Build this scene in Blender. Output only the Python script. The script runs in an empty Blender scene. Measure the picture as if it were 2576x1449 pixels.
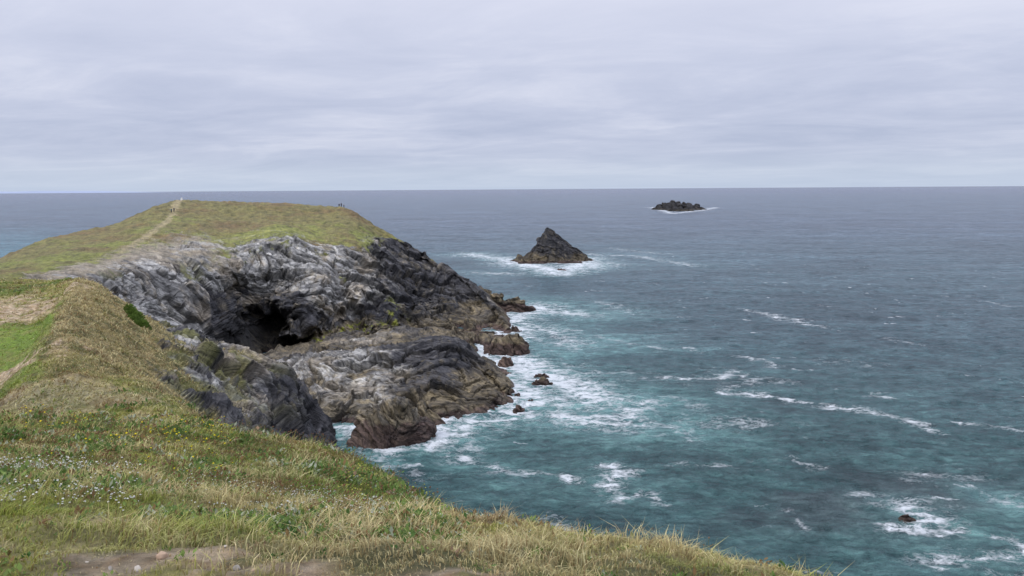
import bpy, math, random
import numpy as np
from mathutils import Matrix, Vector
random.seed(7); rng=np.random.default_rng(11)
scene=bpy.context.scene
EYE=45.0
# ---------------------------------------------------------------- noise
_perm=np.random.default_rng(3).permutation(256).astype(np.int64)
_perm=np.concatenate([_perm,_perm])
_g=np.random.default_rng(5).normal(size=(256,3)); _g/=np.linalg.norm(_g,axis=1)[:,None]
_j=np.random.default_rng(6).random(size=(256,4))
def perlin(p):
    pi=np.floor(p).astype(np.int64); f=p-pi; pi&=255
    u=f*f*f*(f*(f*6-15)+10)
    def c(a,b,d):
        h=_perm[(_perm[(_perm[(pi[:,0]+a)&255]+pi[:,1]+b)&255]+pi[:,2]+d)&255]
        g=_g[h]
        return g[:,0]*(f[:,0]-a)+g[:,1]*(f[:,1]-b)+g[:,2]*(f[:,2]-d)
    def L(a,b,t): return a+(b-a)*t
    x=L(L(c(0,0,0),c(1,0,0),u[:,0]),L(c(0,1,0),c(1,1,0),u[:,0]),u[:,1])
    y=L(L(c(0,0,1),c(1,0,1),u[:,0]),L(c(0,1,1),c(1,1,1),u[:,0]),u[:,1])
    return L(x,y,u[:,2])*1.5
def fbm(p,o=4,off=0.0,gain=.5):
    r=0;a=1.0;s=0
    q=p+off
    for i in range(o):
        r=r+a*perlin(q);s+=a;a*=gain;q=q*2.03+17.3
    return r/s
def ridged(p,o=4,off=0.0,gain=.5):
    r=0;a=1.0;s=0;q=p+off
    for i in range(o):
        r=r+a*(1-2*np.abs(perlin(q)));s+=a;a*=gain;q=q*2.07+11.1
    return r/s
def facet(q,off=0.0):
    """fractured-block relief: each cell is a tilted plane; returns height, edge distance, cell random"""
    q=q+off; pi=np.floor(q-.5).astype(np.int64)
    f1=np.full(len(q),9.);f2=np.full(len(q),9.);hid=np.zeros(len(q),np.int64);cx=np.zeros_like(q)
    for a in (0,1):
        for b in (0,1):
            for c in (0,1):
                ce=pi+np.array([a,b,c])
                h=_perm[(_perm[(_perm[ce[:,0]&255]+ce[:,1])&255]+ce[:,2])&255]
                ct=ce+.15+.7*_j[h][:,:3]
                d=((q-ct)**2).sum(1)
                cl=d<f1
                f2=np.where(cl,f1,np.minimum(f2,d)); hid=np.where(cl,h,hid); cx=np.where(cl[:,None],ct,cx); f1=np.where(cl,d,f1)
    g=_g[hid]; r=_j[hid][:,3]
    hgt=((q-cx)*g).sum(1)*1.3+(r-.5)*.9
    return hgt,np.sqrt(f2)-np.sqrt(f1),r
def sm(a,b,x):
    t=np.clip((x-a)/(b-a),0,1); return t*t*(3-2*t)
def mix(a,b,t):
    a=np.asarray(a,float);b=np.asarray(b,float);t=np.asarray(t)[:,None]
    return a+(b-a)*t
# ---------------------------------------------------------------- image pixel coordinates + estimated depth -> world metres
F=2003.0; ROLL=0.0066
def S(u,v,d):
    vv=v+ROLL*(u-1288)-475; uu=u-ROLL*(v-475)-1288
    return (uu/F*d, d, EYE-vv/F*d)
def SW(u,v):
    vv=v+ROLL*(u-1288)-475; uu=u-ROLL*(v-475)-1288
    d=EYE*F/vv
    return (uu/F*d,d)
# ---------------------------------------------------------------- materials
def newmat(name):
    m=bpy.data.materials.new(name); m.use_nodes=True
    nt=m.node_tree; nt.nodes.clear()
    return m,nt
class NB:
    def __init__(s,nt): s.nt=nt
    def n(s,t,**k):
        x=s.nt.nodes.new(t)
        ins=k.pop('ins',{})
        for a,b in k.items(): setattr(x,a,b)
        for a,b in ins.items():
            if isinstance(b,bpy.types.NodeSocket): s.nt.links.new(b,x.inputs[a])
            else: x.inputs[a].default_value=b
        return x
    def math(s,op,a,b=0.0,c=0.0,clamp=False):
        return s.n('ShaderNodeMath',operation=op,use_clamp=clamp,ins={0:a,1:b,2:c}).outputs[0]
    def mixc(s,f,a,b,bt='MIX'):
        x=s.n('ShaderNodeMix',data_type='RGBA',blend_type=bt)
        for i,v in ((0,f),(6,a),(7,b)):
            if isinstance(v,bpy.types.NodeSocket): s.nt.links.new(v,x.inputs[i])
            else: x.inputs[i].default_value=v
        return x.outputs[2]
    def ramp(s,f,st):
        x=s.n('ShaderNodeValToRGB',ins={0:f}); r=x.color_ramp
        while len(r.elements)<len(st): r.elements.new(.5)
        for e,(p,c) in zip(r.elements,st): e.position=p; e.color=c if len(c)==4 else (*c,1)
        return x.outputs[0]
    def rng(s,v,a,b,c,d):
        return s.n('ShaderNodeMapRange',ins={0:v,1:a,2:b,3:c,4:d}).outputs[0]
    def noise(s,vec,sc,det=6,rough=.55,dist=0.0):
        return s.n('ShaderNodeTexNoise',ins={'Vector':vec,'Scale':sc,'Detail':det,'Roughness':rough,'Distortion':dist}).outputs[0]

def terrain_mat(name,fine=1.0,turfsc=1.0):
    m,nt=newmat(name); b=NB(nt)
    pos=b.n('ShaderNodeNewGeometry').outputs['Position']
    tint=b.n('ShaderNodeAttribute',attribute_name='tint').outputs['Color']
    rk=b.n('ShaderNodeAttribute',attribute_name='rock').outputs['Fac']
    wn=b.n('ShaderNodeTexNoise',ins={'Vector':pos,'Scale':.07,'Detail':3})
    wp=b.n('ShaderNodeVectorMath',operation='MULTIPLY_ADD',ins={0:wn.outputs[1],1:(16,16,16),2:pos}).outputs[0]
    ro=b.n('ShaderNodeMapping',ins={0:wp,2:(0.28,-.48,0.0)}).outputs[0]
    mp=b.n('ShaderNodeMapping',ins={0:ro,3:(0.14,0.14,1.5)}).outputs[0]
    st=b.noise(mp,.7*fine,10,.62,.3)
    st3=b.noise(mp,2.4*fine,6,.6,.2)
    st2=b.noise(pos,1.1*fine,10,.70,.2)
    gr=b.noise(pos,4.0*turfsc,8,.75)
    gr2=b.noise(pos,.55*turfsc,9,.72)
    rv=b.ramp(st,[(.32,(.30,.30,.31)),(.44,(.75,.75,.75)),(.53,(1.04,1.04,1.04)),(.68,(1.6,1.58,1.52))])
    rv=b.mixc(.6,rv,b.ramp(st2,[(.32,(.45,.45,.45)),(.5,(1.0,1.0,1.0)),(.68,(1.5,1.48,1.45))]),'MULTIPLY')
    rv=b.mixc(.7,rv,b.ramp(st3,[(.34,(.45,.45,.45)),(.45,(1,1,1)),(.7,(1.35,1.35,1.35))]),'MULTIPLY')
    gv=b.ramp(gr,[(.28,(.5,.55,.45)),(.5,(1,1,1)),(.74,(1.5,1.45,1.35))])
    gv=b.mixc(1.0,gv,b.ramp(gr2,[(.33,(.5,.52,.48)),(.5,(1,1,1)),(.68,(1.5,1.48,1.35))]),'MULTIPLY')
    v=b.mixc(rk,gv,rv)
    col=b.mixc(1.0,tint,v,'MULTIPLY')
    hr=b.math('ADD',b.math('MULTIPLY',st,1.1),b.math('ADD',b.math('MULTIPLY',st2,.45),b.math('MULTIPLY',st3,.28)))
    hg=b.math('ADD',b.math('MULTIPLY',gr,.3),b.math('MULTIPLY',gr2,.6))
    h=b.n('ShaderNodeMix',data_type='FLOAT',ins={0:rk,2:hg,3:hr}).outputs[0]
    bp=b.n('ShaderNodeBump',ins={'Strength':1.0,'Distance':1.2/fine,'Height':h}).outputs[0]
    p=b.n('ShaderNodeBsdfPrincipled',ins={'Base Color':col,'Roughness':.8,'Specular IOR Level':.35,'Normal':bp})
    o=b.n('ShaderNodeOutputMaterial',ins={0:p.outputs[0]})
    return m
M_HEAD=terrain_mat('cliff_and_turf',1.0,.8)
M_GROUND=terrain_mat('turf_and_slate',1.5,3.0)
def attr_mat(name,rough=.8,trans=0.0,attr='tint'):
    m,nt=newmat(name); b=NB(nt)
    c=b.n('ShaderNodeAttribute',attribute_name=attr).outputs['Color']
    p=b.n('ShaderNodeBsdfPrincipled',ins={'Base Color':c,'Roughness':rough,'Specular IOR Level':.2})
    if trans>0:
        t=b.n('ShaderNodeBsdfTranslucent',ins={'Color':c})
        x=b.n('ShaderNodeMixShader',ins={0:trans,1:p.outputs[0],2:t.outputs[0]})
        b.n('ShaderNodeOutputMaterial',ins={0:x.outputs[0]})
    else: b.n('ShaderNodeOutputMaterial',ins={0:p.outputs[0]})
    return m
M_BLADE=attr_mat('grass_blades',.7,.35)
def plain(name,col,rough=.7,sc=20,amt=.25):
    m,nt=newmat(name); b=NB(nt)
    pos=b.n('ShaderNodeTexCoord').outputs['Object']
    n=b.noise(pos,sc,5)
    lo=tuple(c*(1-amt) for c in col); hi=tuple(min(1,c*(1+amt)) for c in col)
    c=b.ramp(n,[(.3,lo),(.7,hi)])
    bp=b.n('ShaderNodeBump',ins={'Strength':.5,'Distance':.02,'Height':n}).outputs[0]
    p=b.n('ShaderNodeBsdfPrincipled',ins={'Base Color':c,'Roughness':rough,'Normal':bp})
    b.n('ShaderNodeOutputMaterial',ins={0:p.outputs[0]})
    return m
# ---------------------------------------------------------------- mesh helpers
def mesh_obj(name,V,faces_idx,sizes,mat,smooth=True,attrs={}):
    me=bpy.data.meshes.new(name)
    V=np.ascontiguousarray(V,dtype=np.float32); n=len(V)
    me.vertices.add(n); me.vertices.foreach_set('co',V.ravel())
    faces_idx=np.ascontiguousarray(faces_idx,dtype=np.int32).ravel()
    me.loops.add(len(faces_idx)); me.loops.foreach_set('vertex_index',faces_idx)
    sizes=np.asarray(sizes,dtype=np.int32)
    st=np.concatenate([[0],np.cumsum(sizes)[:-1]]).astype(np.int32)
    me.polygons.add(len(sizes)); me.polygons.foreach_set('loop_start',st)
    me.update(calc_edges=True)
    me.polygons.foreach_set('use_smooth',np.full(len(sizes),smooth))
    for k,a in attrs.items():
        a=np.asarray(a,dtype=np.float32)
        if a.ndim==2:
            at=me.attributes.new(k,'FLOAT_COLOR','POINT')
            c=np.ones((n,4),np.float32); c[:,:3]=a; at.data.foreach_set('color',c.ravel())
        else:
            at=me.attributes.new(k,'FLOAT','POINT'); at.data.foreach_set('value',a)
    me.materials.append(mat)
    o=bpy.data.objects.new(name,me); scene.collection.objects.link(o)
    return o
def grid_faces(nr,nc,flip=False):
    i=np.arange(nr-1)[:,None]*nc+np.arange(nc-1)[None,:]
    i=i.ravel()
    q=np.stack([i,i+1,i+nc+1,i+nc],1)
    if flip: q=q[:,::-1]
    return q
def cr_weights(n,samples):
    t=np.clip(samples,0,n-1-1e-9); k=np.floor(t).astype(int); f=t-k
    W=np.zeros((len(t),n))
    w=[-.5*f**3+f**2-.5*f, 1.5*f**3-2.5*f**2+1, -1.5*f**3+2*f**2+.5*f, .5*f**3-.5*f**2]
    for j in range(4):
        idx=np.clip(k-1+j,0,n-1); np.add.at(W,(np.arange(len(t)),idx),w[j])
    return W
def loft(G,rs,cs):
    G=np.array(G,float)
    Wr=cr_weights(G.shape[0],rs); Wc=cr_weights(G.shape[1],cs)
    return np.einsum('ai,bj,ijk->abk',Wr,Wc,G)
def normals(P,up=True):
    a=np.gradient(P,axis=0); b=np.gradient(P,axis=1)
    n=np.cross(a,b); n/=np.maximum(np.linalg.norm(n,axis=2),1e-9)[...,None]
    if np.mean(n[...,2])<0: n=-n
    return n
def seg(counts):
    out=[]
    for i,c in enumerate(counts): out.append(i+np.arange(c)/c)
    out.append([len(counts)]); return np.concatenate(out)
def strata(p,freq=1.0,warp=3.0,dip=(.45,-.25,.86)):
    n=np.array(dip,float); n/=np.linalg.norm(n)
    a=np.cross(n,[0,1,0]); a/=np.linalg.norm(a); b=np.cross(n,a)
    w=np.stack([fbm(p*.035,3,1.7),fbm(p*.035,3,9.1),fbm(p*.035,3,23.)],1)*warp*5
    w+=np.stack([fbm(p*.25,3,4.7),fbm(p*.25,3,6.1),fbm(p*.25,3,3.)],1)*.8
    q=p+w
    return np.stack([q@a*.12,q@b*.15,q@n*.6],1)*freq
def rock_disp(p,big=1.0,med=1.0,fine=1.0,off=0.0):
    s=strata(p)
    f1,e1,r1=facet(s*.42,off+1); f2,e2,r2=facet(s*1.05,off+5); f3,e3,r3=facet(s*2.9,off+9)
    d=big*ridged(p*np.array([.045,.045,.03]),2,off)*1.6-big*.4
    d=d+big*f1*2.6-big*.8*np.exp(-e1/.04)
    d=d+med*f2*.9-med*.45*np.exp(-e2/.04)
    d=d+fine*f3*.28-fine*.12*np.exp(-e3/.06)+fine*(ridged(p*.5,4,off+5,.6)-.3)*.24
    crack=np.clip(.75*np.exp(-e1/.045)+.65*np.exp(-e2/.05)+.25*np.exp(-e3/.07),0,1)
    return d,(s,crack,r1,r2,r3)
def rock_colour(p,d,ss,dark,lichen,zl=0.0,off=0.0):
    s,crack,r1,r2,r3=ss
    n1=fbm(p*.09,4,off+2); n2=fbm(s*1.1,4,off+4,.65); n3=fbm(p*.5,4,off+8,.65)
    grey=mix((.19,.185,.175),(.50,.49,.46),sm(-.3,.45,n2+n3*.5+(r2-.5)*.5+(r3-.5)*.2))
    grey=mix(grey,(.32,.25,.16),sm(.0,.35,n1+n3*.4+(r1-.5)*.4)*.5)
    dk=mix((.032,.032,.037),(.09,.087,.09),sm(-.3,.4,n3*.8+n2*.5+(r3-.5)*.4))
    col=mix(grey,dk,sm(.38,.60,np.clip(dark,0,1)+.34*n2-.48*n1+(r2-.5)*.24+(r1-.5)*.26))
    col=mix(col,(.19,.155,.09),sm(.1,.45,n3*.7+n1*.5+(r2-.5)*.4)*.5)
    b=sm(6.5,2.8,p[:,2]-zl+n1*6+n3*3+(r2-.5)*2)
    col=mix(col,mix((.25,.20,.115),(.10,.08,.05),sm(-.3,.3,n2+(r3-.5)*.4+n3*.4)),b*.8)
    pk=sm(1.6,.8,p[:,2]-zl+n3*1.4)
    col=mix(col,(.085,.05,.047),pk*.75)
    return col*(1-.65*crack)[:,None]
# =============================================================== HEADLAND
W=lambda x,y,z:(x,y,z)
cols=[
[W(-190,235,-6),W(-165,215,8),S(-200,722,190),S(-200,726,175),S(-200,732,160),S(-200,740,145),S(-200,750,132),W(-93,124,24),W(-90,120,18),W(-88,118,8),W(-86,117,-6)],
[W(-185,270,-6),W(-168,250,10),S(0,655,230),S(0,665,200),S(0,677,175),S(0,690,150),S(0,703,130),W(-80,124,25),W(-78,120,18),W(-77,118,8),W(-76,117,-6)],
[W(-180,310,-6),W(-165,290,14),S(130,602,265),S(125,625,225),S(115,655,185),S(105,680,155),S(100,698,138),W(-77,127,25),W(-72,124,16),W(-68,122,6),W(-66,121,-6)],
[W(-175,350,-6),W(-162,325,18),S(280,570,295),S(275,590,260),S(265,620,220),S(245,660,175),S(235,695,150),S(255,735,146),S(272,765,143),W(-66,138,12),W(-62,136,-6)],
[W(-165,385,-6),W(-155,355,22),S(390,524,320),S(390,547,290),S(380,585,250),S(370,640,205),S(365,690,185),S(375,740,176),S(395,800,168),S(420,860,162),W(-66,158,-6)],
[W(-145,400,-6),W(-140,370,24),S(465,507,335),S(480,540,300),S(480,580,262),S(480,632,225),S(485,690,208),S(495,750,198),S(510,810,190),S(540,880,184),W(-62,180,-6)],
[W(-118,405,-6),W(-118,378,24),S(600,510,340),S(600,545,308),S(600,585,272),S(600,628,242),S(590,690,226),S(585,750,222),S(600,810,214),S(630,870,204),W(-61,194,-5)],
[W(-95,405,-6),W(-98,380,24),S(700,512,342),S(700,545,312),S(710,575,280),S(710,602,256),S(700,670,240),S(695,740,228),S(705,800,219),S(715,860,212),W(-58,206,-5)],
[W(-75,408,-6),W(-80,380,22),S(785,519,342),S(790,548,315),S(795,590,285),S(800,625,262),S(800,690,246),S(805,750,236),S(815,810,228),S(820,870,222),W(-50,216,-5)],
[W(-50,400,-6),W(-60,370,18),S(872,526,337),S(878,550,312),S(885,590,290),S(890,625,272),S(900,690,257),S(910,750,246),S(920,810,236),S(930,865,228),W(-39,222,-5)],
[W(-30,390,-6),W(-42,362,12),S(948,572,325),S(957,590,315),S(966,610,304),S(975,635,292),S(985,690,275),S(1000,745,262),S(1015,800,250),S(1030,850,239),W(-28,232,-5)],
[W(-12,375,-6),W(-26,350,6),S(1036,622,318),S(1044,635,312),S(1052,655,305),S(1062,685,295),S(1075,725,283),S(1090,765,272),S(1100,805,258),S(1105,840,242),W(-20,236,-5)],
[W(0,345,-6),W(-10,325,2),S(1110,670,305),S(1122,690,300),S(1135,710,294),S(1147,735,288),S(1160,765,278),S(1175,800,266),S(1185,835,248),S(1195,860,232),W(-9,222,-5)],
[W(4,320,-6),W(-2,305,-1),S(1175,706,293),S(1190,725,290),S(1207,745,284),S(1222,765,278),S(1235,790,270),S(1247,815,260),S(1257,838,248),S(1262,855,238),W(-3,230,-5)],
[W(6,300,-6),W(4,295,-5),S(1232,765,276),S(1244,776,273),S(1254,788,268),S(1264,800,262),S(1272,813,257),S(1278,822,252),W(0,247,-1),W(-1,243,-3),W(-1,240,-6)],
[W(9,300,-8),W(8,292,-8),W(7,280,-8),W(6,275,-8),W(5,268,-8),W(5,262,-8),W(4,257,-8),W(4,252,-8),W(3,247,-8),W(2,243,-8),W(1,240,-8)],
]
rs=seg([10,14,24,28,36,50,66,80,90,90,40]); rs=rs[rs<=10.0]; cs=seg([16,30,40,50,56,66,80,80,78,74,70,60,54,46,20])
P=loft(np.array(cols).transpose(1,0,2),rs,cs)
NR,NC=P.shape[:2]; R,C=np.meshgrid(rs,cs,indexing='ij'); R=R.ravel();C=C.ravel()
N=normals(P).reshape(-1,3); p=P.reshape(-1,3).copy()
wob=np.stack([fbm(p*.16,3,71.,.6),np.zeros(len(p)),fbm(p*.16,3,81.,.6)],1)*5.5
feat=[(S(625,780,214),(13,9),-9.5),(S(590,740,220),(9,5),-3.0),(S(700,880,212),(8,4),-5.0),
 (S(745,770,228),(11,8),6.5),(S(820,710,240),(13,7),3.5),(S(700,700,236),(8,3),-3.0),(S(860,800,235),(9,4),-6.0),
 (S(960,800,243),(6,8),4.5),(S(1020,720,266),(5,14),5.0),(S(1065,770,265),(3.5,10),-5.0),(S(1140,770,276),(6,10),4.0),(S(930,640,275),(7,5),2.5),
 (S(760,850,220),(9,4),4.0),(S(870,845,230),(10,3),-4.5),(S(500,760,196),(10,4),3.0),(S(450,720,196),(12,2.0),-2.5),(S(1220,830,252),(4,5),2.5),
 (S(540,800,195),(5,4),2.5),(S(420,780,172),(8,1.6),-2),(S(900,700,256),(3,8),-3.5),(S(980,660,283),(3,6),-3.0),(S(640,690,232),(9,3),2.5)]
def wt(c,rx,rz,pw=1.0,pp=None,ry=22):
    pp=p if pp is None else pp
    c=np.array(c); dx=(pp[:,0]-c[0])/rx; dz=(pp[:,2]-c[2])/rz; dy=(pp[:,1]-c[1])/ry
    return np.exp(-(dx*dx+dz*dz+dy*dy)**pw)
for (c,(rx,rz),a) in feat:
    p+=np.array([0.05,-1.0,.12])*(a*wt(c,rx,rz,1,p+wob))[:,None]
P0=P.reshape(-1,3)
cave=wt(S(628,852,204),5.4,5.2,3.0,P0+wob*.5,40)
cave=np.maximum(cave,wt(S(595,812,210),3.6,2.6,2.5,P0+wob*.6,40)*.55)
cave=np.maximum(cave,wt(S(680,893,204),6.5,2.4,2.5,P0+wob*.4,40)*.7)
p+=np.array([-.15,1.0,-.05])*(cave*24)[:,None]
rimc=np.interp(C,[0,1,2,3,4,5,6,7,8,9,10,11,12,13],[8,8,6.5,6.0,5.45,5.15,5.0,4.9,5.25,5.0,3.7,2.3,1.4,0.5])
nb=fbm(p*.06,4,31.,.6); nb2=fbm(p*.3,4,77.,.65)
rock=sm(-.25,.35,(R-rimc)+nb*1.8+nb2*1.6)
rock=np.maximum(rock,sm(1.0,.4,R))
d,ss=rock_disp(p,1.0,1.0,1.0); s=ss[0]
edge=sm(1.6,2.6,R)*sm(-.3,1.3,R-rimc+.2)
turf=fbm(p*.05,3,3.)*1.1+fbm(p*.35,4,8.,.65)*1.0+fbm(p*.13,3,18.)*.8
disp=rock*d*np.clip(.2+edge,0,1)*(1-.7*cave)*np.interp(C,[0,2.4,4.6],[.1,.2,1])+(1-rock)*turf
disp*=np.interp(C,[0,12,14],[1,.9,.5])
p+=N*disp[:,None]
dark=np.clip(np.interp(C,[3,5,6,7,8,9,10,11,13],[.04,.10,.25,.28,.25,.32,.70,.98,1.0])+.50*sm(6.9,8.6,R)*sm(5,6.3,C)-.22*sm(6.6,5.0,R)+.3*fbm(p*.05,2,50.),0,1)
dark=np.maximum(dark,wt(S(635,810,212),14,11)*1.5)  # alcove and inlet shade painted into the rock colour
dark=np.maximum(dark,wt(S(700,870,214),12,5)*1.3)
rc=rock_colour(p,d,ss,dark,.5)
rc*=(1-.8*np.clip(cave*1.3,0,1))[:,None]  # cave inside painted darker: wet rock plus shade
al=sm(2.2,1.0,np.abs(p[:,2]-3.6-.05*(p[:,0]+45)+2.5*fbm(p*.2,3,2.)))*sm(-60,-54,p[:,0])*sm(-31,-35,p[:,0])*sm(.08,.2,fbm(p*.35,3,91.)+.25*(ss[3]-.5))
al=np.maximum(al,sm(4,2.,np.abs(p[:,2]-8.5))*sm(2.2,1.0,np.abs(p[:,0]+37.5+3*nb2))*sm(.0,.15,fbm(p*.4,3,95.)))
al*=sm(260,236,p[:,1])
rc=mix(rc,(.27,.29,.03),al*.75)
g1=fbm(p*.035,4,12.,.6); g2=fbm(p*.16,4,14.,.65)
gc=mix((.175,.155,.058),(.165,.115,.052),sm(-.1,.35,g1+g2*.6))
gc=mix(gc,(.19,.205,.05),sm(-.05,.3,-g1+g2*.6+sm(2.6,4.4,R)*.48-.26)*.9)
gc=mix(gc,(.085,.08,.033),sm(.05,.3,fbm(p*.3,3,61.,.6))*.65)
def pathmask(pts,w,rsc=.45,nz=.8):
    best=np.full(len(C),9.)
    for (c0,r0),(c1,r1) in zip(pts[:-1],pts[1:]):
        ax,ay=c0,r0*rsc; bx,by=c1,r1*rsc
        px,py=C-ax,R*rsc-ay; vx,vy=bx-ax,by-ay
        t=np.clip((px*vx+py*vy)/(vx*vx+vy*vy),0,1)
        best=np.minimum(best,np.hypot(px-t*vx,py-t*vy))
    return sm(w,w*.3,best+nb2*w*nz)
pm=pathmask([(4.9,2.15),(4.55,2.8),(4.4,3.3),(4.05,4.0),(3.6,4.5),(3.3,4.9)],.12,.45,1.0)
pm2=pathmask([(1.7,6.3),(2.3,5.95),(2.8,5.6),(3.3,5.35),(3.8,5.25),(4.4,5.15),(5.2,5.0)],.42,.45,1.2)
gc=mix(gc,(.34,.28,.165),pm*.75); gc=mix(gc,mix((.26,.22,.17),(.38,.335,.285),sm(-.2,.3,nb2)),pm2*.95)
pm3=pathmask([(5.2,4.6),(6.2,4.3),(7.1,4.1),(7.9,4.2)],.05)
gc=mix(gc,(.27,.27,.09),pm3*.5)
scar=sm(.12,.26,fbm(p*np.array([.12,.12,.3]),4,17.,.65))*sm(4.0,4.8,R)*sm(4,5,C)
gc=mix(gc,(.36,.34,.30),scar*.8)
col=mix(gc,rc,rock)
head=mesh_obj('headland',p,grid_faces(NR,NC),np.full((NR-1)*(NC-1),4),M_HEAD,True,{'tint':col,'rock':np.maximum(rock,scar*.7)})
head['kind']='structure'; head['label']='grassy headland with grey slate cliffs and a sea cave'
head_p=p; head_r=R; head_c=C
# =============================================================== LOWER LEDGE
led=[
[W(-70,205,1),W(-66,188,0),S(685,925,182),S(690,940,174),S(705,968,166),S(735,1000,158),S(765,1040,150),W(-42,140,-4)],
[W(-52,226,3.5),S(790,888,198),S(800,896,183),S(805,920,175),S(810,960,167),S(820,1010,158),S(830,1058,151.5),W(-34,147,-4)],
[W(-42,232,4),S(880,882,206),S(880,893,184),S(880,925,174),S(880,965,166),S(885,1010,157),S(885,1055,152),W(-30,147,-4)],
[W(-33,236,4),S(960,876,208),S(960,887,184),S(965,925,174),S(975,965,166),S(985,1010,158),S(990,1056,151),W(-22,146,-4)],
[W(-23,238,3),S(1055,862,206),S(1070,863,184),S(1072,900,176),S(1080,950,168),S(1085,1000,161),S(1090,1052,153),W(-15,148,-4)],
[W(-13,228,1),S(1130,866,200),S(1140,866,184),S(1150,905,178),S(1155,950,171),S(1155,1000,163),S(1150,1040,157),W(-10,153,-4)],
[W(-7,210,-4),S(1188,890,196),S(1200,900,184),S(1210,925,180),S(1215,960,174),S(1220,1000,166),S(1225,1028,161),W(-4,157,-4)],
[W(-1,200,-4),W(-2,192,1),S(1243,945,178),S(1250,962,176),S(1255,983,173),S(1262,1003,169),S(1265,1016,166),W(-1,162,-4)],
[W(3,190,-5),W(2,184,-3),S(1285,988,172),S(1289,1000,171),S(1291,1004,170),W(1,167,-2),W(1,165,-3),W(1,163,-5)],
[W(7,190,-7),W(6,184,-7),W(6,172,-7),W(6,171,-7),W(5,170,-7),W(4,167,-7),W(3,165,-7),W(2,163,-7)],
]
rs=seg([30,36,50,60,70,70,30]); cs=seg([50,54,54,60,54,50,46,36,20])
P=loft(np.array(led).transpose(1,0,2),rs,cs); NR,NC=P.shape[:2]
Rr,Cc=[a.ravel() for a in np.meshgrid(rs,cs,indexing='ij')]
N=normals(P).reshape(-1,3); p=P.reshape(-1,3).copy()
wob=np.stack([fbm(p*.2,3,71.,.6),np.zeros(len(p)),fbm(p*.2,3,81.,.6)],1)*3
for (c,(rx,rz),a) in [(S(880,960,166),(2.0,6),-3.2),(S(1000,940,170),(2.0,5),-2.6),(S(1100,920,176),(6,4),1.8),(S(1060,1000,162),(1.6,4),-2.4),(S(820,1000,160),(4,3),1.6),(S(1180,980,168),(1.5,5),-1.8),(S(940,990,160),(3,2.5),1.5)]:
    p+=np.array([0,-1.,.2])*(a*wt(c,rx,rz,1,p+wob,14))[:,None]
d,ss=rock_disp(p,.5,.8,.8,40.)
d-=np.mean(d)*.7
p+=N*(d*np.interp(Cc,[0,6,8],[1,1,.5]))[:,None]
dark=np.clip(np.interp(Cc,[0,2,3,4,5,6,8],[.30,.27,.40,.85,1,1,1])+.25*sm(2.2,1.0,Rr)+.3*fbm(p*.08,2,5.),0,1)
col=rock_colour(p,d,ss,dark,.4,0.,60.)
ledge=mesh_obj('rock_ledge',p,grid_faces(NR,NC),np.full((NR-1)*(NC-1),4),M_HEAD,True,{'tint':col,'rock':np.ones(len(p))})
ledge['kind']='structure'; ledge['label']='low dark slate ledge running into the surf'
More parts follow.
